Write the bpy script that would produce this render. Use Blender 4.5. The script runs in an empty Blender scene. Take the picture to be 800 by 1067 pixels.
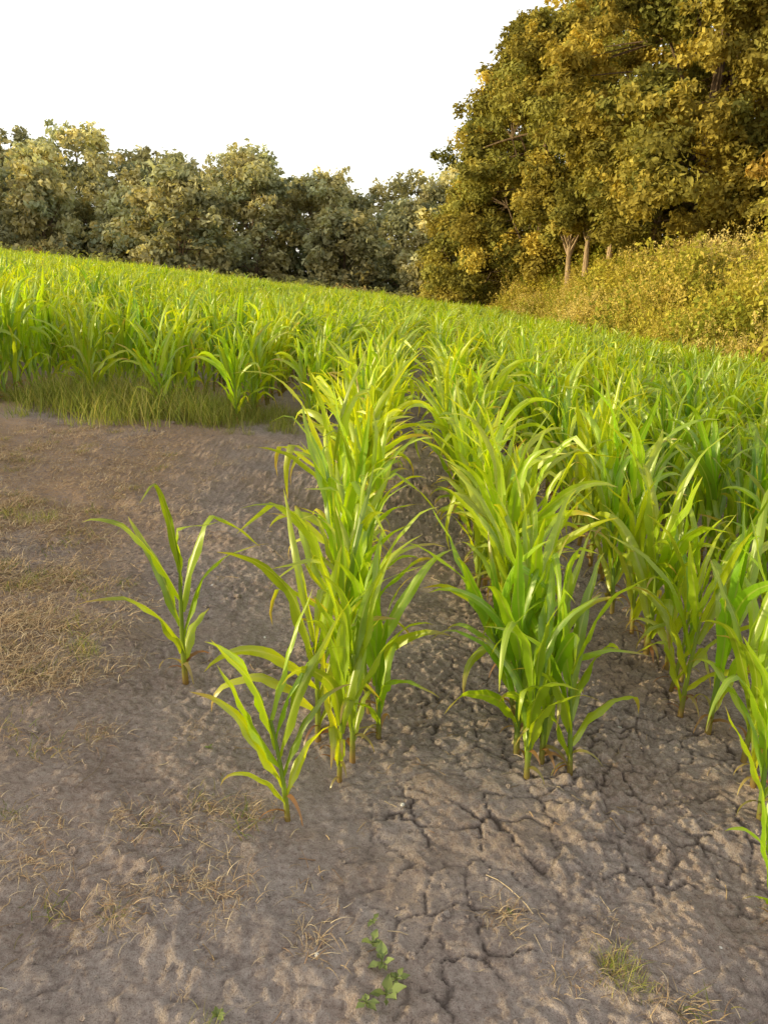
import bpy, math, random
import numpy as np
from mathutils import Vector
R = np.random.RandomState(7)
random.seed(7)
scene = bpy.context.scene
rad = math.radians

# ------------------------------------------------------------ noise
def _h(ix, iy, s):
    n = (ix.astype(np.int64)*374761393 + iy.astype(np.int64)*668265263 + s*1274126177) & 0x7fffffff
    n = ((n ^ (n >> 13))*1274126177) & 0x7fffffff
    return ((n ^ (n >> 16)) & 0xffff)/65535.0
def vnoise(x, y, s=0):
    ix = np.floor(x); iy = np.floor(y); fx = x-ix; fy = y-iy
    fx = fx*fx*fx*(fx*(fx*6-15)+10); fy = fy*fy*fy*(fy*(fy*6-15)+10)
    a=_h(ix,iy,s); b=_h(ix+1,iy,s); c=_h(ix,iy+1,s); d=_h(ix+1,iy+1,s)
    return (a*(1-fx)+b*fx)*(1-fy)+(c*(1-fx)+d*fx)*fy
def fbm(x, y, s=0, o=4):
    r=0; a=.5; t=0
    for i in range(o):
        r = r+a*vnoise(x*2**i+i*17.3, y*2**i+i*9.1, s+i); t+=a; a*=.5
    return r/t
def worley(x, y, s=0):
    ix=np.floor(x); iy=np.floor(y)
    f1=np.full(x.shape,9.); f2=np.full(x.shape,9.)
    for dx in (-1,0,1):
        for dy in (-1,0,1):
            cx=ix+dx; cy=iy+dy
            px=cx+_h(cx,cy,s); py=cy+_h(cx,cy,s+5)
            d=np.hypot(px-x,py-y)
            n1=np.minimum(f1,d); f2=np.where(d<f1,f1,np.minimum(f2,d)); f1=n1
    return f1,f2
def sst(t):
    t=np.clip(t,0,1); return t*t*(3-2*t)

# ------------------------------------------------------------ terrain
def xb(y):
    return 8.9-(np.clip(y,-40,62)-17)*0.08
def terrain(x, y):
    x=np.asarray(x,float); y=np.asarray(y,float)
    b=xb(y); d=x-b
    z=-0.115*np.clip(x,-80,b)+2.1*sst(d/5.0)+np.clip(d-4.5,0,40)*0.03
    z=z+(fbm(x*.08+40,y*.08+3,5,3)-.5)*0.5*sst((np.hypot(x,y)-8)/25)
    z=z+(fbm(x*.5+40,y*.5+3,6,3)-.5)*0.7*sst(d/1.5)*sst((30-d)/20)
    return z
def cracks(x,y):
    wx=x+.16*(fbm(x*4,y*4,41,3)-.5)+.05*(fbm(x*19,y*19,43,3)-.5); wy=y+.16*(fbm(x*4,y*4,51,3)-.5)+.05*(fbm(x*19,y*19,53,3)-.5)
    f1,f2=worley(wx*6.8,wy*6.8,61)
    side=.30+.70*sst((x+.2)/.4)
    m=sst((fbm(x*1.5+3,y*1.5+1,71,3)-.45+.12*sst((x-.1)/.3))/.10)*side
    a=np.exp(-((f2-f1)/.045)**2)*m*(.45+.8*vnoise(x*5,y*5,79))
    f1,f2=worley(wx*15+3,wy*15,65)
    m2=sst((fbm(x*2.3+9,y*2.3+1,73,3)-.47)/.12)*side
    return a,np.exp(-((f2-f1)/.10)**2)*m2
def micro(x, y):
    fade=1-sst((np.hypot(x,y-3)-6)/6)
    z=(fbm(x*1.3,y*1.3,11,3)-.5)*.09
    z=z+(fbm(x*6,y*6,21,4)-.5)*.036
    rough=.40+1.1*sst((fbm(x*1.1,y*1.1,77,3)-.38)/.3)
    wx=x+.03*(fbm(x*20,y*20,33,2)-.5); wy=y+.03*(fbm(x*20,y*20,34,2)-.5)
    f1,_=worley(wx*13,wy*13,35); z=z+np.clip(.45-f1,0,1)*.030*rough*sst((vnoise(x*9,y*9,36)-.4)/.3)
    f1,_=worley(wx*30,wy*30,37); z=z+np.clip(.5-f1,0,1)*.014*rough
    z=z+(fbm(x*34,y*34,38,3)-.5)*.018*rough
    a,b=cracks(x,y)
    return (z-a*.012-b*.004)*fade
def ground_z(x,y):
    return terrain(x,y)+micro(np.asarray(x,float),np.asarray(y,float))

# ------------------------------------------------------------ materials
def new_mat(name):
    m=bpy.data.materials.new(name); m.use_nodes=True
    nt=m.node_tree; nt.nodes.clear()
    return m,nt,nt.nodes,nt.links
def N(nodes,t,**k):
    n=nodes.new(t)
    for a,b in k.items(): setattr(n,a,b)
    return n
def mixc(nt,fac,a,b,blend='MIX'):
    n=nt.nodes.new('ShaderNodeMix'); n.data_type='RGBA'; n.blend_type=blend
    for s,v in ((0,fac),(6,a),(7,b)):
        if hasattr(v,'links'): nt.links.new(v,n.inputs[s])
        elif s==0: n.inputs[0].default_value=v
        else: n.inputs[s].default_value=(*v,1) if len(v)==3 else v
    return n.outputs[2]
def ramp(nt,src,a,b,c0=0.,c1=1.):
    n=nt.nodes.new('ShaderNodeMapRange'); n.inputs[1].default_value=a; n.inputs[2].default_value=b
    n.inputs[3].default_value=c0; n.inputs[4].default_value=c1
    nt.links.new(src,n.inputs[0]); return n.outputs[0]

def soil_material(name):
    m,nt,ns,ln=new_mat(name)
    geo=N(ns,'ShaderNodeNewGeometry'); P=geo.outputs['Position']
    def noise(sc,det=6,ro=.6):
        n=N(ns,'ShaderNodeTexNoise'); n.inputs['Scale'].default_value=sc; n.inputs['Detail'].default_value=det
        n.inputs['Roughness'].default_value=ro; ln.new(P,n.inputs['Vector']); return n.outputs['Fac']
    big=noise(1.4,3); mid=noise(5,5,.65); fine=noise(50,5,.75); grit=noise(260,2,.7)
    c=mixc(nt,ramp(nt,mid,.35,.65),(0.335,0.262,0.220),(0.475,0.388,0.332))
    c=mixc(nt,ramp(nt,big,.45,.62,0,.5),c,(0.41,0.29,0.215))
    c=mixc(nt,ramp(nt,fine,.45,.65,.0,.6),c,(0.60,0.51,0.44))
    c=mixc(nt,ramp(nt,fine,.32,.45,.7,0),c,(0.19,0.14,0.115))
    c=mixc(nt,ramp(nt,grit,.30,.47,.65,0),c,(0.14,0.105,0.085))
    at=N(ns,'ShaderNodeAttribute',attribute_name='zone')
    sep=N(ns,'ShaderNodeSeparateColor'); ln.new(at.outputs['Color'],sep.inputs[0])
    st=ramp(nt,fine,.38,.6)
    mm=N(ns,'ShaderNodeMath',operation='MULTIPLY'); ln.new(sep.outputs[0],mm.inputs[0]); ln.new(st,mm.inputs[1])
    c=mixc(nt,mm.outputs[0],c,(0.47,0.30,0.155))
    c=mixc(nt,sep.outputs[1],c,(0.12,0.11,0.035))
    c=mixc(nt,sep.outputs[2],c,(0.09,0.065,0.052))
    b=N(ns,'ShaderNodeBump'); b.inputs['Strength'].default_value=1.; b.inputs['Distance'].default_value=.03
    ad=N(ns,'ShaderNodeMath',operation='MULTIPLY_ADD'); ln.new(grit,ad.inputs[0]); ad.inputs[1].default_value=.25; ln.new(fine,ad.inputs[2])
    ln.new(ad.outputs[0],b.inputs['Height'])
    p=N(ns,'ShaderNodeBsdfDiffuse'); p.inputs['Roughness'].default_value=.8
    ln.new(c,p.inputs['Color']); ln.new(b.outputs[0],p.inputs['Normal'])
    o=N(ns,'ShaderNodeOutputMaterial'); ln.new(p.outputs[0],o.inputs[0])
    return m

def foliage_material(name, trans=.45, gain=(1,1,1), tgain=(1.3,1.25,.7), veins=False):
    m,nt,ns,ln=new_mat(name)
    at=N(ns,'ShaderNodeAttribute',attribute_name='col'); c=at.outputs['Color']
    if gain!=(1,1,1): c=mixc(nt,1.,c,gain,'MULTIPLY')
    if veins:
        oi=N(ns,'ShaderNodeObjectInfo')
        geo=N(ns,'ShaderNodeNewGeometry')
        n=N(ns,'ShaderNodeTexNoise'); n.inputs['Scale'].default_value=.55; n.inputs['Detail'].default_value=4
        ln.new(geo.outputs['Position'],n.inputs['Vector'])
        hs=N(ns,'ShaderNodeHueSaturation')
        ln.new(ramp(nt,n.outputs['Fac'],.35,.68,1.12,.70),hs.inputs['Value'])
        hm=N(ns,'ShaderNodeMath',operation='ADD'); ln.new(ramp(nt,oi.outputs['Random'],0,1,.482,.512),hm.inputs[0]); ln.new(ramp(nt,n.outputs['Fac'],.42,.68,0,.022),hm.inputs[1])
        ln.new(hm.outputs[0],hs.inputs['Hue'])
        ln.new(c,hs.inputs['Color']); c=hs.outputs[0]
        uv=N(ns,'ShaderNodeUVMap',uv_map='UVMap')
        sp=N(ns,'ShaderNodeSeparateXYZ'); ln.new(uv.outputs[0],sp.inputs[0])
        a=N(ns,'ShaderNodeMath',operation='SUBTRACT'); ln.new(sp.outputs[0],a.inputs[0]); a.inputs[1].default_value=.5
        b=N(ns,'ShaderNodeMath',operation='ABSOLUTE'); ln.new(a.outputs[0],b.inputs[0])
        c=mixc(nt,ramp(nt,b.outputs[0],.03,.08,.5,0),c,(0.50,0.54,0.15))
        w=N(ns,'ShaderNodeMath',operation='SINE'); k=N(ns,'ShaderNodeMath',operation='MULTIPLY'); ln.new(sp.outputs[0],k.inputs[0]); k.inputs[1].default_value=110
        ln.new(k.outputs[0],w.inputs[0])
        c=mixc(nt,ramp(nt,w.outputs[0],-1,1,0,.14),c,(0.05,0.10,0.005))
    p=N(ns,'ShaderNodeBsdfDiffuse'); ln.new(c,p.inputs['Color'])
    t=N(ns,'ShaderNodeBsdfTranslucent'); tc=mixc(nt,1.,c,tgain,'MULTIPLY'); ln.new(tc,t.inputs['Color'])
    mx=N(ns,'ShaderNodeMixShader'); mx.inputs[0].default_value=trans
    ln.new(p.outputs[0],mx.inputs[1]); ln.new(t.outputs[0],mx.inputs[2]); out=mx.outputs[0]
    if veins:
        gl=N(ns,'ShaderNodeBsdfGlossy'); gl.inputs['Roughness'].default_value=.38; gl.inputs['Color'].default_value=(.9,.9,.8,1)
        m2=N(ns,'ShaderNodeMixShader'); m2.inputs[0].default_value=.05; ln.new(out,m2.inputs[1]); ln.new(gl.outputs[0],m2.inputs[2]); out=m2.outputs[0]
    o=N(ns,'ShaderNodeOutputMaterial'); ln.new(out,o.inputs[0])
    return m
def bark_material(name,c1,c2):
    m,nt,ns,ln=new_mat(name)
    geo=N(ns,'ShaderNodeNewGeometry')
    mp=N(ns,'ShaderNodeMapping'); mp.inputs['Scale'].default_value=(6,6,1.2); ln.new(geo.outputs['Position'],mp.inputs[0])
    n=N(ns,'ShaderNodeTexNoise'); n.inputs['Scale'].default_value=2; n.inputs['Detail'].default_value=6; ln.new(mp.outputs[0],n.inputs['Vector'])
    c=mixc(nt,ramp(nt,n.outputs['Fac'],.35,.65),c1,c2)
    b=N(ns,'ShaderNodeBump'); b.inputs['Strength'].default_value=.8; b.inputs['Distance'].default_value=.04; ln.new(n.outputs['Fac'],b.inputs['Height'])
    p=N(ns,'ShaderNodeBsdfDiffuse')
    ln.new(c,p.inputs['Color']); ln.new(b.outputs[0],p.inputs['Normal'])
    o=N(ns,'ShaderNodeOutputMaterial'); ln.new(p.outputs[0],o.inputs[0]); return m

M_soil=soil_material('dry_cracked_soil')
M_corn=foliage_material('maize_leaf',.55,(1,1,1),(1.42,1.28,.20),True)
M_tree=foliage_material('tree_leaf',.35,(1,1,1),(1.3,1.2,.6))
M_weed=foliage_material('weed_leaf',.35,(1,1,1),(1.3,1.2,.6))
M_straw=foliage_material('straw',.15,(1,1,1),(1,1,1))
M_bark=bark_material('bark',(0.08,0.055,0.035),(0.22,0.155,0.10))
M_bark2=bark_material('pale_bark',(0.22,0.15,0.09),(0.42,0.31,0.20))

# ------------------------------------------------------------ mesh helper
def make_mesh(name, V, F4, mats, cols=None, uvs=None, midx=None, smooth=False):
    me=bpy.data.meshes.new(name)
    V=np.asarray(V,np.float32); F4=np.asarray(F4,np.int32).reshape(-1,4)
    n4=len(F4); loops=F4.ravel()
    me.vertices.add(len(V)); me.vertices.foreach_set('co',V.ravel())
    me.loops.add(len(loops)); me.loops.foreach_set('vertex_index',loops)
    me.polygons.add(n4); me.polygons.foreach_set('loop_start',(np.arange(n4)*4).astype(np.int32))
    try: me.polygons.foreach_set('loop_total',np.full(n4,4,np.int32))
    except Exception: pass
    for m in mats: me.materials.append(m)
    if midx is not None: me.polygons.foreach_set('material_index',np.asarray(midx,np.int32))
    me.polygons.foreach_set('use_smooth',np.full(n4,smooth))
    me.update(calc_edges=True)
    if cols is not None:
        a=me.attributes.new('col','FLOAT_COLOR','POINT')
        c=np.ones((len(V),4),np.float32); c[:,:3]=cols; a.data.foreach_set('color',c.ravel())
    if uvs is not None:
        u=me.uv_layers.new(name='UVMap'); u.data.foreach_set('uv',np.asarray(uvs,np.float32)[loops].ravel())
    return me
def add_obj(name, me, loc=(0,0,0), rot=(0,0,0), scale=(1,1,1)):
    o=bpy.data.objects.new(name,me); scene.collection.objects.link(o)
    o.location=loc; o.rotation_euler=rot; o.scale=scale; return o

class Buf:
    def __init__(s): s.V=[];s.F=[];s.C=[];s.U=[];s.M=[];s.n=0
    def add(s,v,f,c,u=None,m=0):
        v=np.asarray(v,float); f=np.asarray(f,int)
        s.V.append(v); s.F.append(f+s.n); s.C.append(np.broadcast_to(np.asarray(c,float),(len(v),3)))
        s.U.append(np.zeros((len(v),2)) if u is None else u); s.M.append(np.full(len(f),m)); s.n+=len(v)
    def mesh(s,name,mats,smooth=False,uv=False):
        return make_mesh(name,np.concatenate(s.V),np.concatenate(s.F),mats,np.concatenate(s.C),np.concatenate(s.U) if uv else None,np.concatenate(s.M),smooth)
def tube(buf,pts,rs,c,sides=6,m=0):
    pts=np.asarray(pts,float); k=len(pts)
    T=np.gradient(pts,axis=0); T/=np.linalg.norm(T,axis=1)[:,None]+1e-9
    ref=np.array([1,0.13,0.07]); 
    A=np.cross(T,ref); A/=np.linalg.norm(A,axis=1)[:,None]+1e-9
    B=np.cross(T,A)
    th=np.linspace(0,2*np.pi,sides,endpoint=False)
    V=pts[:,None,:]+np.asarray(rs)[:,None,None]*(np.cos(th)[None,:,None]*A[:,None,:]+np.sin(th)[None,:,None]*B[:,None,:])
    V=V.reshape(-1,3); F=[]
    for i in range(k-1):
        for j in range(sides):
            j2=(j+1)%sides; F.append((i*sides+j,i*sides+j2,(i+1)*sides+j2,(i+1)*sides+j))
    cc=np.repeat(np.asarray(c,float).reshape(-1,3),sides,axis=0) if np.ndim(c)==2 else c
    u=np.tile([[.2,.5]],(len(V),1))
    buf.add(V,F,cc,u,m)

# ------------------------------------------------------------ ground
def axis(lo,hi,step,far,growth):
    a=list(np.arange(lo,hi,step)); s=step
    while a[-1]<far[1]: s*=growth; a.append(a[-1]+s)
    s=step; b=[]; x=lo
    while x>far[0]: s*=growth; x-=s; b.append(x)
    return np.array(b[::-1]+a)
gx=axis(-2.2,1.9,.008,(-900,900),1.035)
gy=axis(1.05,3.4,.0075,(-300,1200),1.02)
X,Y=np.meshgrid(gx,gy); Z=ground_z(X.ravel(),Y.ravel())
nx,ny=len(gx),len(gy)
V=np.stack([X.ravel(),Y.ravel(),Z],1)
I=(np.arange(ny-1)[:,None]*nx+np.arange(nx-1)[None,:]).ravel()
F=np.stack([I,I+1,I+nx+1,I+nx],1)
me=make_mesh('ground',V,F,[M_soil],smooth=True)
x,y=V[:,0].astype(float),V[:,1].astype(float)
dry=sst((fbm(x*.9+5,y*.9,91,3)-.40)/.2)*sst((-x-.9)/1.0)*.95
dry=np.maximum(dry,.35*sst((fbm(x*1.7+5,y*1.7,93,3)-.55)/.15))
bank=np.maximum(sst((x-xb(y)+.3)/1.0),sst((y-52)/3))
ca,cb_=cracks(x,y)
cr=np.clip(ca*.85+cb_*.35,0,.85)*(np.hypot(x,y)<10)
a=me.attributes.new('zone','FLOAT_COLOR','POINT'); c=np.ones((len(V),4),np.float32); c[:,0]=dry;c[:,1]=bank;c[:,2]=cr
a.data.foreach_set('color',c.ravel())
add_obj('ground',me)

# ------------------------------------------------------------ maize plant
def corn_mesh(seed, H=1.0, nleaf=8, spread=1.0):
    r=np.random.RandomState(seed); b=Buf()
    st=H*(.46+.08*r.rand()); k=8
    lean=r.normal(0,.05,2)
    def stem(t): return np.array([lean[0]*t*t*H, lean[1]*t*t*H, -0.04+(st+.04)*t])
    ts=np.linspace(0,1,k)
    cs=[np.array([.38,.19,.10])*(1-min(1,t*3.2))+np.array([.32,.44,.06])*min(1,t*3.2) for t in ts]
    tube(b,[stem(t) for t in ts],[.0115*H*(1-.6*t)+.0015 for t in ts],np.array(cs),7)
    az0=r.rand()*6.28
    for i in range(nleaf):
        f=i/(nleaf-1)
        t0=.24+.76*f**.95
        az=az0+i*math.pi+r.normal(0,.5)
        L=H*(.28+.37*math.sin(math.pi*(.12+.68*f)))*(.75+.45*r.rand())
        W=H*(.015+.0140*math.sin(math.pi*(.15+.7*f)))*(.70+.45*r.rand())
        e0=rad(66+20*f+r.normal(0,7)) 
        bend=rad(max(10,(122-74*f)*spread+r.normal(0,36)))
        kinkp=1.3+1.5*r.rand()
        if f>.78: L=(H-st)*(.75+.4*r.rand()); bend=rad(10+45*r.rand()); e0=rad(80+r.normal(0,7))
        K=15; s=np.linspace(0,1,K)
        el=e0-bend*s**kinkp+.17*np.sin(s*9+r.rand()*6)*s
        if r.rand()<.2:
            kp=.45+.35*r.rand(); el=el-rad(75)*sst((s-kp)/.08)
        azs=az+r.normal(0,.6)*s+.16*np.sin(s*7+r.rand()*6)
        T=np.stack([np.cos(el)*np.cos(azs),np.cos(el)*np.sin(azs),np.sin(el)],1)
        p=stem(t0)+np.concatenate([[np.zeros(3)],np.cumsum(T[:-1]*L/(K-1),0)])
        S=np.stack([-np.sin(azs),np.cos(azs),0*azs],1)
        tw=r.normal(0,1.1)*s+r.normal(0,.15)
        Nn=np.cross(T,S); S2=S*np.cos(tw)[:,None]+Nn*np.sin(tw)[:,None]; N2=np.cross(T,S2)
        w=W*np.minimum(1,.40+2.2*s)*np.clip(1-s**2.1,0,1)**.9+.0006
        u=np.array([-1,-.5,0,.5,1])
        fold=(.75*(1-s)+.15)
        ph=r.rand()*6; rip=.38*np.sin(s*24+ph); rip2=.38*np.sin(s*21+ph+2)
        V=p[:,None,:]+S2[:,None,:]*(u[None,:]*w[:,None])[:,:,None]
        off=-np.abs(u)[None,:]*fold[:,None]*w[:,None]
        off=off+np.where(u>0,1,0)[None,:]*(u**2)[None,:]*(rip*w)[:,None]+np.where(u<0,1,0)[None,:]*(u**2)[None,:]*(rip2*w)[:,None]
        V=V+N2[:,None,:]*off[:,:,None]
        F=[(a*5+c,a*5+c+1,(a+1)*5+c+1,(a+1)*5+c) for a in range(K-1) for c in range(4)]
        uv=np.stack([np.tile((u+1)/2,K),np.repeat(s,5)],1)
        g=np.array([.33,.53,.018])*(.58+.55*r.rand()); yel=np.array([.76,.76,.035]); brn=np.array([.50,.30,.10])
        old=max(0,.55-f*1.6)*r.rand()+.34*r.rand()
        tip=np.clip((s-.45)/.55,0,1)**1.5*(.4+.6*r.rand())
        C=np.repeat((g*(1-old)+yel*old)[None],K,0)
        C=C*(1-tip[:,None]*.6)+yel[None]*tip[:,None]*.6
        bt=np.clip((s-(.78 if f<.35 else .93))/.1,0,1)[:,None]*.8; C=C*(1-bt)+brn[None]*bt
        b.add(V.reshape(-1,3),F,np.repeat(C,5,0),uv)
    for i in range(4):
        az=r.rand()*6.28; L=H*(.08+.12*r.rand()); K=7; s=np.linspace(0,1,K)
        el=rad(45+20*r.rand())-rad(140)*s**.8
        T=np.stack([np.cos(el)*np.cos(az),np.cos(el)*np.sin(az),np.sin(el)],1)
        p=np.array([0,0,.02+.10*r.rand()])+np.concatenate([[np.zeros(3)],np.cumsum(T[:-1]*L/(K-1),0)])
        S=np.array([-math.sin(az),math.cos(az),0.3]); w=.008*(1-s**2)+.001
        V=np.stack([p-S*w[:,None],p+S*w[:,None]],1).reshape(-1,3)
        F=[(2*a,2*a+1,2*a+3,2*a+2) for a in range(K-1)]
        b.add(V,F,np.array([[.45,.22,.10],[.46,.38,.14]][i%2])*(.6+.5*r.rand()),np.tile([[.2,.5]],(len(V),1)))
    return b.mesh('corn_plant_mesh',[M_corn],True,True)

corn=[corn_mesh(100+i,1.0,8+i%3,.8+.09*(i%4)) for i in range(16)]
protos=bpy.data.collections.new('corn_plant_source')
for i,m in enumerate(corn):
    protos.objects.link(bpy.data.objects.new('corn_source_%02d'%i,m))

def scatter(name, P, rot, scl, idx, coll):
    me=bpy.data.meshes.new(name); P=np.asarray(P,np.float32); n=len(P)
    me.vertices.add(n); me.vertices.foreach_set('co',P.ravel())
    a=me.attributes.new('rot','FLOAT_VECTOR','POINT'); a.data.foreach_set('vector',np.asarray(rot,np.float32).ravel())
    a=me.attributes.new('scl','FLOAT_VECTOR','POINT'); a.data.foreach_set('vector',np.asarray(scl,np.float32).ravel())
    a=me.attributes.new('idx','INT','POINT'); a.data.foreach_set('value',np.asarray(idx,np.int32))
    o=add_obj(name,me)
    g=bpy.data.node_groups.new(name+'_gn','GeometryNodeTree')
    g.interface.new_socket('Geometry',in_out='INPUT',socket_type='NodeSocketGeometry')
    g.interface.new_socket('Geometry',in_out='OUTPUT',socket_type='NodeSocketGeometry')
    ns=g.nodes; i=ns.new('NodeGroupInput'); out=ns.new('NodeGroupOutput')
    ci=ns.new('GeometryNodeCollectionInfo'); ci.inputs['Collection'].default_value=coll
    ci.inputs['Separate Children'].default_value=True; ci.inputs['Reset Children'].default_value=True
    ip=ns.new('GeometryNodeInstanceOnPoints'); ip.inputs['Pick Instance'].default_value=True
    def na(nm,t):
        q=ns.new('GeometryNodeInputNamedAttribute'); q.data_type=t; q.inputs['Name'].default_value=nm
        return [s for s in q.outputs if s.enabled and s.name=='Attribute'][0]
    L=g.links
    L.new(i.outputs[0],ip.inputs['Points']); L.new(ci.outputs[0],ip.inputs['Instance'])
    L.new(na('rot','FLOAT_VECTOR'),ip.inputs['Rotation']); L.new(na('scl','FLOAT_VECTOR'),ip.inputs['Scale']); L.new(na('idx','INT'),ip.inputs['Instance Index'])
    L.new(ip.outputs[0],out.inputs[0])
    md=o.modifiers.new('scatter','NODES'); md.node_group=g
    return o

near=[(-.79,2.62,1.0,12,.4),(-.296,1.90,.74,5,None),(-.15,2.12,.74,1,None),(-.11,2.22,.86,2,None),(.50,2.21,.88,4,None),(.66,2.24,.82,6,None),(.49,2.36,.98,8,None),
      (1.27,2.09,.82,7,None),(1.33,2.26,.90,0,None),(1.10,1.65,.46,9,2.2),(-.24,2.33,.92,6,None),(-.13,2.45,.98,11,None),(.57,2.30,.9,13,None),(-.02,2.38,.85,14,None)]
for k,(px,py,h,i,rz) in enumerate(near):
    add_obj('corn_plant',corn[i],(px,py,float(ground_z(px,py))),(R.normal(0,.05),R.normal(0,.05),R.rand()*6.28 if rz is None else rz),(h,h,h))

P=[];S=[]
def rowx(r,y): return -.22+.77*r+.034*(y-2)+.0024*max(0,y-8)**2+.035*math.sin(y*.9+r)
for r in range(-60,14):
    y = 2.5 if r>=0 else 8.1+.25*math.sin(r*1.3)-.28*(-r-1)*.6*(1 if r>-6 else 0)-(0.85 if r<=-6 else 0)
    if r==0: y=2.55
    if r==2: y=2.42
    if r>=3: y=1.6+.3*R.rand()
    while y<55+2*math.sin(r*.5):
        xx=rowx(r,y)+R.normal(0,.04)
        if xx<xb(y)-.5 and abs(xx)<.66*y+3.5:
            if R.rand()>.06:
                edge=min(1,(y-1.6)/2.4) if r>=0 else 1
                h=(.90+.28*edge)+R.normal(0,.09)
                h*=.90+.20*float(vnoise(np.array(xx*.5),np.array(y*.5),3))
                if 2<=r and y<7: h*=.93
                P.append((xx,y)); S.append(h)
        y+=(.125 if y<9 else .15 if y<25 else .22)*(.7+.6*R.rand())
P=np.array(P); S=np.array(S); n=len(P)
rot=np.stack([R.normal(0,.09,n),R.normal(0,.09,n),R.rand(n)*6.28],1)
scatter('corn_field',np.column_stack([P,ground_z(P[:,0],P[:,1])]),rot,np.stack([S*(.85+.2*R.rand(n)),S*(.85+.2*R.rand(n)),S],1),R.randint(0,16,n),protos)
print('corn',n)

# ------------------------------------------------------------ trees
def leaves(b,cen,rc,n,size,col,r,m=0,flat=.75):
    d=r.normal(0,1,(n,3)); d/=np.linalg.norm(d,axis=1)[:,None]
    q=cen+d*(rc*(r.rand(n)**.45)*(.75+.5*r.rand(n)))[:,None]*np.array([1,1,flat])
    nr=d*.8+np.array([0,0,.45])+r.normal(0,.65,(n,3)); nr/=np.linalg.norm(nr,axis=1)[:,None]
    a=np.cross(nr,r.normal(0,1,(n,3))); a/=np.linalg.norm(a,axis=1)[:,None]+1e-9
    c=np.cross(nr,a); s=size*(.6+.8*r.rand(n))[:,None]
    V=np.stack([q-a*s,q+c*s*.55+nr*s*.12,q+a*s,q-c*s*.55+nr*s*.12],1).reshape(-1,3)
    F=np.arange(4*n).reshape(-1,4)
    cc=np.repeat(col*(.75+.5*r.rand(n))[:,None],4,0)
    b.add(V,F,cc,None,m)
def tree(b,base,H,Rad,seed,nclump,nleaf,size,cA,cB,low=.15,rc=1.3,trunk=.3,lean=(0,0),trunkcol=1):
    r=np.random.RandomState(seed); base=np.asarray(base,float)
    def tp(t): return base+np.array([lean[0]*t+.25*math.sin(t*5+seed)*H*.03,lean[1]*t+.25*math.cos(t*4+seed)*H*.03,H*.88*t-.3*(1-t)])
    ts=np.linspace(0,1,12)
    tube(b,[tp(t) for t in ts],[trunk*(1.25 if i==0 else 1)*(1-t)**.8+.02 for i,t in enumerate(ts)],(0,0,0),9,trunkcol)
    mains=[]
    nm=11
    for i in range(nm):
        f=(i+.5)/nm; h=low+.05+(.9-low)*f
        az=i*2.4+r.rand(); env=Rad*math.sin(math.pi*min(1,(.22+.72*f)))**.7
        end=tp(min(1,h))*np.array([1,1,0])+np.array([math.cos(az)*env*.6,math.sin(az)*env*.6,base[2]+H*min(.97,h+.10)])
        st=tp(max(.1,h-.14)); mid=(st+end)/2+np.array([0,0,-.03*H])
        q=np.linspace(0,1,7)[:,None]; pts=(1-q)**2*st+2*q*(1-q)*mid+q*q*end
        tube(b,pts,np.linspace(trunk*.42,.03,7)*(1-.4*f),(0,0,0),5,trunkcol); mains.append(pts)
    allp=np.concatenate(mains)
    lob=r.rand(6)*6.28
    for i in range(nclump):
        f=r.rand()**.85; h=low+(1-low)*f
        az=r.rand()*6.28
        env=Rad*math.sin(math.pi*min(1,.20+.74*f**.9))**.65*(1+.18*math.sin(3*az+lob[0]+4*f)+.15*math.sin(5*az+lob[1]-7*f))
        rr=env*(.45+.6*r.rand()**.5)
        c=tp(min(1,h))*np.array([1,1,0])+np.array([math.cos(az)*rr,math.sin(az)*rr,base[2]+H*h-.04*H*(rr/Rad)])
        near=allp[np.argmin(((allp-c)**2).sum(1)+2*np.maximum(0,allp[:,2]-c[2])**2)]
        q=np.linspace(0,1,4)[:,None]; tube(b,near*(1-q)+c*q+np.array([0,0,.15])*q*(1-q),[.05*trunk/.3,.035,.025,.012],(0,0,0),4,trunkcol)
        k=r.rand(); col=(np.array(cA)*(1-k)+np.array(cB)*k)*(.55+.85*r.rand())
        leaves(b,c,rc*(.55+.7*r.rand()),nleaf,size,col,r)
        for j in range(4):
            o=r.normal(0,1,3); o/=np.linalg.norm(o); leaves(b,c+o*rc*1.1*np.array([1,1,.7]),rc*.42,nleaf//6,size,col*(.85+.3*r.rand()),r)
G1=(.43,.34,.07); G2=(.235,.235,.06)
big=[ # x,y,H,R,low,nclump,trunk,lean,colA,colB
 (9.4,47,15.2,4.5,.12,230,.28,(0,0),G1,G2),
 (15.0,38,22,6.8,.12,460,.36,(.6,0),G1,G2),
 (5.7,52,8.4,3.2,.02,100,.2,(0,0),G1,G2),
 (24.5,42,21,8,.08,260,.5,(-.8,0),G2,G1),
 (16.5,56,20,7.0,.04,220,.45,(0,0),G2,G2),
 (18.4,29,11,3.6,.1,140,.2,(0,0),(.40,.27,.06),G2),
 (10.2,62,14,5.2,.02,120,.3,(0,0),G2,G2),
 (20.5,50,13,6,.0,120,.3,(0,0),G2,G2),
]
for i,(tx,ty,H,Rd,low,nc,tr,ln_,cA,cB) in enumerate(big):
    b=Buf(); z=float(terrain(tx,ty))
    tree(b,(0,0,0),H,Rd,40+i,nc,290,.125,cA,cB,low,.98,tr,ln_)
    add_obj('broadleaf_tree',b.mesh('broadleaf_tree',[M_tree,M_bark]),(tx,ty,z))
for i,(tx,ty,H) in enumerate([(9.7,41,5.2),(10.5,40.5,5.6),(11.4,39.5,6.0),(12.9,38,5.4)]):
    b=Buf(); tree(b,(0,0,0),H,1.4,90+i,12,200,.12,G1,G2,.62,.75,.19)
    add_obj('young_tree',b.mesh('young_tree',[M_tree,M_bark2]),(tx,ty,float(terrain(tx,ty))))

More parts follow.
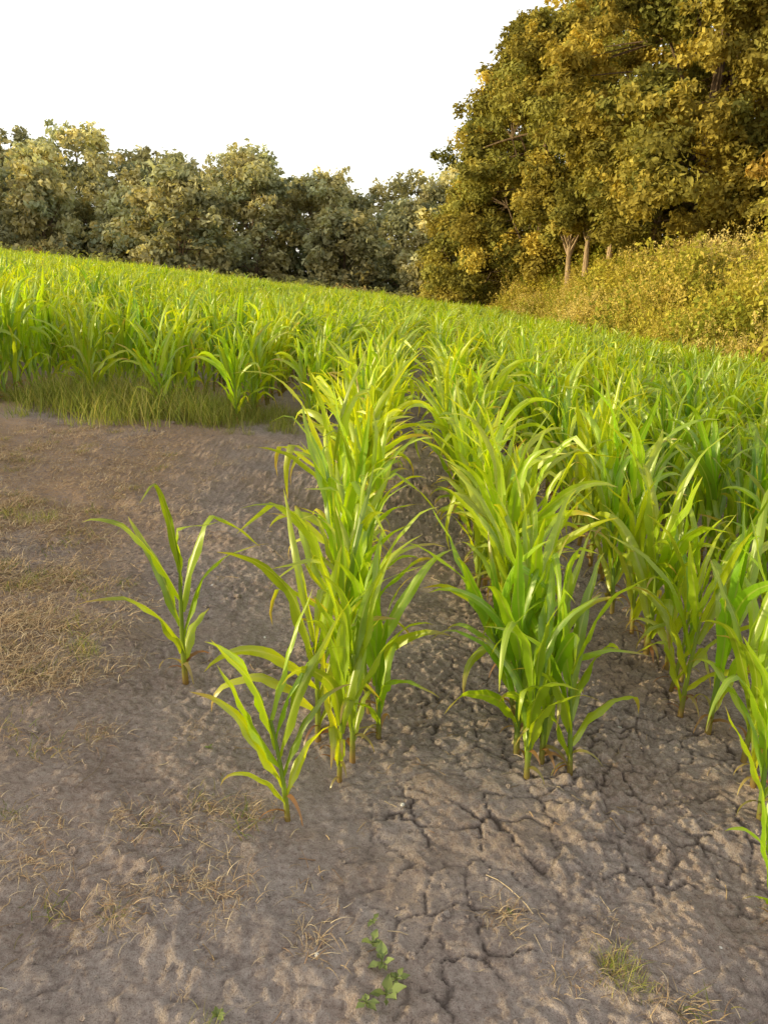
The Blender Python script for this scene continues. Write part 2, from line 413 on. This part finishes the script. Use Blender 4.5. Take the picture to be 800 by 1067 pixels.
b=Buf(); r=np.random.RandomState(3)
k=0
for layer,(yy,H0,step,Rd) in enumerate([(98,14.4,6.4,5.8),(86,11.6,8.0,4.8),(75,8.3,7.2,3.4)]):
    xx=-100+layer*2.0
    while xx<(15 if layer<2 else 6):
        y0=yy+r.normal(0,2); H=H0*(.82+.30*r.rand())
        if layer==2 and r.rand()<.2: xx+=step; continue
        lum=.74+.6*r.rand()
        c1=np.array((.58,.51,.25))*lum; c2=np.array((.33,.36,.22))*lum  # leaf colours lightened and greyed, painting distance haze into the woodland
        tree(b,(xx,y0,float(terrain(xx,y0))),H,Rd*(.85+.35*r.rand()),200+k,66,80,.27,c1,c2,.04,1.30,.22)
        k+=1; xx+=step*(.7+.6*r.rand())
for i in range(190):
    xx=-105+r.rand()*122; y0=88+r.rand()*8
    leaves(b,np.array([xx,y0,float(terrain(xx,y0))+1.2+3.2*r.rand()]),2.2,150,.34,np.array((.20,.22,.11))*(.7+.6*r.rand()),r)
for i in range(110):
    xx=-75+r.rand()*85; y0=62+r.rand()*10
    col=np.array((.26,.26,.10)) if r.rand()<.85 else np.array((.38,.27,.11))
    leaves(b,np.array([xx,y0,float(terrain(xx,y0))+.5]),.95+.5*r.rand(),220,.17,col*(.7+.6*r.rand()),r)
add_obj('distant_woodland',b.mesh('distant_woodland',[M_tree,M_bark]))

# ------------------------------------------------------------ weeds on bank
wc=bpy.data.collections.new('bank_weed_source')
for i in range(8):
    b=Buf(); r=np.random.RandomState(500+i)
    base=np.array([(.42,.36,.055),(.36,.34,.05),(.50,.40,.09),(.28,.30,.045),(.40,.36,.055),(.54,.43,.13),(.34,.33,.05),(.58,.47,.18)][i])
    grassy=i in (2,5,7)
    for j in range(30 if grassy else 22):
        o=np.array([r.normal(0,.26),r.normal(0,.26),0]); h=(.6+.6*r.rand())*(1.15 if grassy else 1)
        q=np.linspace(0,1,5)[:,None]; le=r.normal(0,.22,2)
        pts=o+np.concatenate([le[0]*q**2,le[1]*q**2,h*q],1)
        az=r.rand()*3.14; S_=np.array([math.cos(az),math.sin(az),0])*.008
        V=np.stack([pts-S_*(1.2-q),pts+S_*(1.2-q)],1).reshape(-1,3)
        b.add(V,[(2*a,2*a+1,2*a+3,2*a+2) for a in range(4)],base*(.8+.4*r.rand()))
        if grassy:
            leaves(b,o+np.array([le[0],le[1],h]),.07,8,.03,base*1.1,r,0,2.2)
        else:
            for t in (.4,.6,.8,.98):
                leaves(b,o+np.array([le[0]*t*t,le[1]*t*t,h*t]),.13,6,.045,base*(.75+.5*r.rand()),r,0,1.2)
    wc.objects.link(bpy.data.objects.new('weed_source_%d'%i,b.mesh('weed',[M_weed])))
n=4800; yy=8+R.rand(n)*56; xx=xb(yy)-.25+R.rand(n)**1.3*10
cl=fbm(xx*.6,yy*.6,17,3)
s=(.25+1.8*cl**1.4)*(.6+.9*R.rand(n)); s*=np.clip((xx-xb(yy)+.8)/1.6,.45,1.2)
s=np.where(yy>34,s*.75,s)
ix=np.clip((vnoise(xx*.4,yy*.4,19)*8+R.normal(0,1.3,n)).astype(int),0,7)
scatter('bank_vegetation',np.column_stack([xx,yy,terrain(xx,yy)-.05]),np.stack([R.normal(0,.1,n),R.normal(0,.1,n),R.rand(n)*6.28],1),np.stack([s,s,s*(.85+.4*R.rand(n))],1),ix,wc)

# ------------------------------------------------------------ grass tufts, weeds, straw, stones
def tuft(seed,n,h,w,cols,spread=.05,lay=.6):
    b=Buf(); r=np.random.RandomState(seed)
    for j in range(n):
        az=r.rand()*6.28; L=h*(.5+.8*r.rand()); e0=rad(85-60*lay*r.rand()); K=6; s=np.linspace(0,1,K)
        el=e0-rad(50+60*r.rand())*s*lay*1.3
        a2=az+r.normal(0,.5)*s
        T=np.stack([np.cos(el)*np.cos(a2),np.cos(el)*np.sin(a2),np.sin(el)],1)
        p=np.array([r.normal(0,spread),r.normal(0,spread),-.004])+np.concatenate([[np.zeros(3)],np.cumsum(T[:-1]*L/(K-1),0)])
        p[:,2]=np.maximum(p[:,2],.004*r.rand())
        S_=np.array([-math.sin(az),math.cos(az),.2])
        ww=w*(1-s**1.5)+.0003
        V=np.stack([p-S_*ww[:,None],p+S_*ww[:,None]],1).reshape(-1,3)
        b.add(V,[(2*a,2*a+1,2*a+3,2*a+2) for a in range(K-1)],np.array(cols[r.randint(len(cols))])*(.7+.6*r.rand()))
    return b
DRY=[(.50,.36,.20),(.40,.28,.16),(.58,.46,.29),(.30,.19,.11)]
GRN=[(.16,.20,.05),(.20,.22,.05),(.28,.25,.08)]
tc=bpy.data.collections.new('dry_grass_source')
for i in range(5):
    tc.objects.link(bpy.data.objects.new('dry_src_%d'%i,tuft(600+i,38,.085,.0011,DRY,.06,1.1).mesh('dry_tuft',[M_straw])))
for i in range(2):
    tc.objects.link(bpy.data.objects.new('dry_zgrn_%d'%i,tuft(620+i,40,.09,.0016,GRN+DRY[:2],.04,.7).mesh('green_tuft',[M_weed])))
pts=[];sc=[];ii=[]
centers=[(-3.1,5.6,.7,360),(-2.4,4.3,.5,280),(-1.55,2.9,.22,100),(-1.85,3.4,.3,140),(-1.35,2.6,.15,50),(-2.4,6.6,.8,120),(-.45,1.60,.09,12),(-.62,1.5,.08,7),(.30,1.58,.02,3),
 (-.75,1.85,.10,8),(.56,1.44,.04,6),(-.42,1.93,.06,5),(-.5,1.9,.06,3),(-1.0,1.7,.12,9),(-1.1,2.2,.12,12),(.72,1.32,.05,4),(-.2,1.45,.03,3)]
for cx,cy,sp,k in centers:
    for j in range(k):
        pts.append((cx+R.normal(0,sp),cy+R.normal(0,sp*.6))); sc.append((.55+.6*R.rand())*(1 if cy>2.2 else .72)); ii.append(R.randint(0,5) if R.rand()<.87 else R.randint(5,7))
for j in range(70):
    pts.append((R.uniform(-2.6,2.0),R.uniform(1.1,5))); sc.append(.15+.3*R.rand()); ii.append(R.randint(0,5))
pts=np.array(pts); sc=np.array(sc); n=len(pts)
scatter('dry_grass',np.column_stack([pts,ground_z(pts[:,0],pts[:,1])]),np.stack([0*sc,0*sc,R.rand(n)*6.28],1),np.stack([sc,sc,sc*.7],1),ii,tc)

gc=bpy.data.collections.new('green_grass_source')
for i in range(4):
    gc.objects.link(bpy.data.objects.new('grn_src_%d'%i,tuft(640+i,55,.30,.0026,[(.22,.27,.055),(.28,.31,.06),(.42,.38,.12)],.10,.45).mesh('grass_tuft',[M_weed])))
n=800; xx=-.9-R.rand(n)*9; yy=np.where(xx>-4.6,8.1+.17*(xx+1.0),7.3)+R.normal(0,.38,n)+.15; s=(.3+.9*R.rand(n))*(.35+1.2*vnoise(xx*1.5,yy*0,5))
scatter('field_edge_grass',np.column_stack([xx,yy,ground_z(xx,yy)]),np.stack([0*s,0*s,R.rand(n)*6.28],1),np.stack([s,s,s],1),R.randint(0,4,n),gc)

pts=np.array([(.60,1.44),(.63,1.40),(.57,1.47),(-2.14,4.24),(-2.05,4.3),(-1.25,2.75),(-.385,1.20),(-2.3,4.3),(-1.2,2.7)]); n=len(pts); s=np.array([.25,.2,.22,.4,.35,.3,.2,.3,.25])
scatter('grass_tufts',np.column_stack([pts,ground_z(pts[:,0],pts[:,1])]),np.zeros((n,3)),np.stack([s,s,s*.8],1),np.arange(n)%4,gc)

def weed(seed,k=9,L=.035):
    b=Buf(); r=np.random.RandomState(seed)
    for j in range(k):
        az=j*2.4+r.rand()*.9; l=L*(.4+.9*r.rand()); K=7; s=np.linspace(0,1,K); el=rad(50*r.rand()+15)-rad(50)*s
        T=np.stack([np.cos(el)*np.cos(az),np.cos(el)*np.sin(az),np.sin(el)],1)
        p=np.array([0,0,.004+.012*r.rand()])+np.concatenate([[np.zeros(3)],np.cumsum(T[:-1]*l/(K-1),0)])
        S_=np.array([-math.sin(az),math.cos(az),0]); w=l*.26*np.sin(np.pi*np.clip(s*.9+.08,0,1))**1.5*np.where(s<.35,.35,1)+.0008
        V=np.stack([p-S_*w[:,None]+[0,0,.003],p,p+S_*w[:,None]+[0,0,.003]],1).reshape(-1,3)
        b.add(V,[(3*a+c,3*a+c+1,3*a+c+4,3*a+c+3) for a in range(K-1) for c in (0,1)],np.array([.22,.27,.10])*(.7+.6*r.rand()))
    return b.mesh('weed_plant',[M_weed],True)
for i,(px,py,s) in enumerate([(-.03,1.46,1.0),(-.005,1.40,1.2),(.03,1.36,.8),(.005,1.31,1.2),(-.04,1.29,.8),(-.03,1.53,.6),(-.37,1.24,.8),(.34,1.62,.45),(-.6,2.2,.5)]):
    add_obj('weed_plant',weed(700+i,6+i%3),(px,py,float(ground_z(px,py))),(0,0,i*1.3),(s,s,s))

import bmesh
cc=bpy.data.collections.new('soil_clod_source')
for i in range(6):
    bm=bmesh.new(); bmesh.ops.create_icosphere(bm,subdivisions=3,radius=1)
    r=np.random.RandomState(800+i); ph=r.rand(9)*6
    for v in bm.verts:
        d=v.co.normalized()
        k=1+.22*math.sin(3*d.x+ph[0])*math.sin(4*d.y+ph[1])+.16*math.sin(7*d.z+ph[2]+3*d.x)+.10*math.sin(13*d.x+ph[3])*math.sin(11*d.y+ph[4])+.06*math.sin(23*d.y+ph[5])*math.sin(21*d.z)
        v.co=Vector((d.x*k,d.y*k*.85,d.z*k*.6))
    m=bpy.data.meshes.new('clod'); bm.to_mesh(m); bm.free(); m.materials.append(M_soil)
    for p in m.polygons: p.use_smooth=False
    cc.objects.link(bpy.data.objects.new('clod_%d'%i,m))
n=24000; xx=R.uniform(-4,3.5,n); yy=1+R.rand(n)**1.3*8
keep=fbm(xx*1.5,yy*1.5,13,3)+R.normal(0,.1,n)>.45; xx=xx[keep]; yy=yy[keep]; n=len(xx)
s=.002+.0020*R.exponential(1,n)+.014*(R.rand(n)<.02)*R.rand(n)
scatter('soil_clods',np.column_stack([xx,yy,ground_z(xx,yy)+s*.1]),R.rand(n,3)*np.array([.6,.6,6.28]),np.stack([s,s,s],1),R.randint(0,6,n),cc)

b=Buf(); r=np.random.RandomState(9)
for i in range(420):
    px=r.uniform(-2.4,1.9); py=1.05+r.rand()**1.4*4; az=r.rand()*3.14; L=.015+.05*r.rand()+(.15 if r.rand()<.07 else 0)
    q=np.linspace(-.5,.5,6); cv=r.normal(0,.25)
    xs=px+L*(q*math.cos(az)-cv*q*q*math.sin(az)); ys=py+L*(q*math.sin(az)+cv*q*q*math.cos(az))
    tube(b,np.column_stack([xs,ys,ground_z(xs,ys)+.003]),np.full(6,.0007+.0009*r.rand()),np.array(DRY[r.randint(4)])*(.6+.6*r.rand()),4)
add_obj('straw_litter',b.mesh('straw_litter',[M_straw]))

m,nt,ns,ln=new_mat('pale_stone'); p=N(ns,'ShaderNodeBsdfPrincipled'); p.inputs['Roughness'].default_value=.8
n_=N(ns,'ShaderNodeTexNoise'); n_.inputs['Scale'].default_value=80; g_=N(ns,'ShaderNodeNewGeometry'); ln.new(g_.outputs['Position'],n_.inputs['Vector'])
ln.new(mixc(nt,n_.outputs['Fac'],(.7,.67,.6),(.45,.42,.37)),p.inputs['Base Color']); o=N(ns,'ShaderNodeOutputMaterial'); ln.new(p.outputs[0],o.inputs[0])
src=list(cc.objects)[2].data.copy(); src.materials.clear(); src.materials.append(m)
for px,py,s in [(-.165,1.42,.006),(.06,2.02,.007),(-.9,3.6,.009),(.95,2.6,.008),(-.55,3.1,.007),(.9,1.55,.004)]:
    add_obj('pebble',src,(px,py,float(ground_z(px,py))+.002),(0.2,0,px*9),(s,s,s))

# ------------------------------------------------------------ light
az,el=rad(256),rad(11)
w=bpy.data.worlds.new('World'); scene.world=w; w.use_nodes=True; nt=w.node_tree; nt.nodes.clear()
sky=nt.nodes.new('ShaderNodeTexSky'); sky.sky_type='NISHITA'; sky.sun_disc=False; sky.sun_elevation=el; sky.sun_rotation=az
sky.dust_density=3.; sky.air_density=1.; sky.ozone_density=1.
bg=nt.nodes.new('ShaderNodeBackground'); bg.inputs[1].default_value=.13; nt.links.new(sky.outputs[0],bg.inputs[0])
# bright evening haze: strongest in a band above the horizon, thinning to the zenith
tcn=nt.nodes.new('ShaderNodeTexCoord'); sx=nt.nodes.new('ShaderNodeSeparateXYZ'); nt.links.new(tcn.outputs['Generated'],sx.inputs[0])
v=ramp(nt,sx.outputs[2],.38,.9,1.12,.66)
hz=nt.nodes.new('ShaderNodeBackground'); hz.inputs[0].default_value=(1,.965,.90,1); nt.links.new(v,hz.inputs[1])
ad=nt.nodes.new('ShaderNodeAddShader'); o=nt.nodes.new('ShaderNodeOutputWorld')
nt.links.new(bg.outputs[0],ad.inputs[0]); nt.links.new(hz.outputs[0],ad.inputs[1]); nt.links.new(ad.outputs[0],o.inputs[0])
sl=bpy.data.lights.new('sun','SUN'); sl.energy=5; sl.angle=rad(.6); sl.color=(1,.86,.50)
so=bpy.data.objects.new('sun',sl); scene.collection.objects.link(so)
d=Vector((math.sin(az)*math.cos(el),math.cos(az)*math.cos(el),math.sin(el)))
so.rotation_euler=d.to_track_quat('Z','Y').to_euler(); so.location=d*50

cam=bpy.data.cameras.new('camera'); cam.sensor_fit='VERTICAL'; cam.sensor_height=36; cam.lens=26; cam.clip_end=3000; cam.clip_start=.05
co=bpy.data.objects.new('camera',cam); scene.collection.objects.link(co); co.location=(0,0,1.6); co.rotation_euler=(rad(90-17.05),0,0)
scene.camera=co
scene.view_settings.view_transform='Standard'; scene.view_settings.look='None'; scene.view_settings.exposure=0
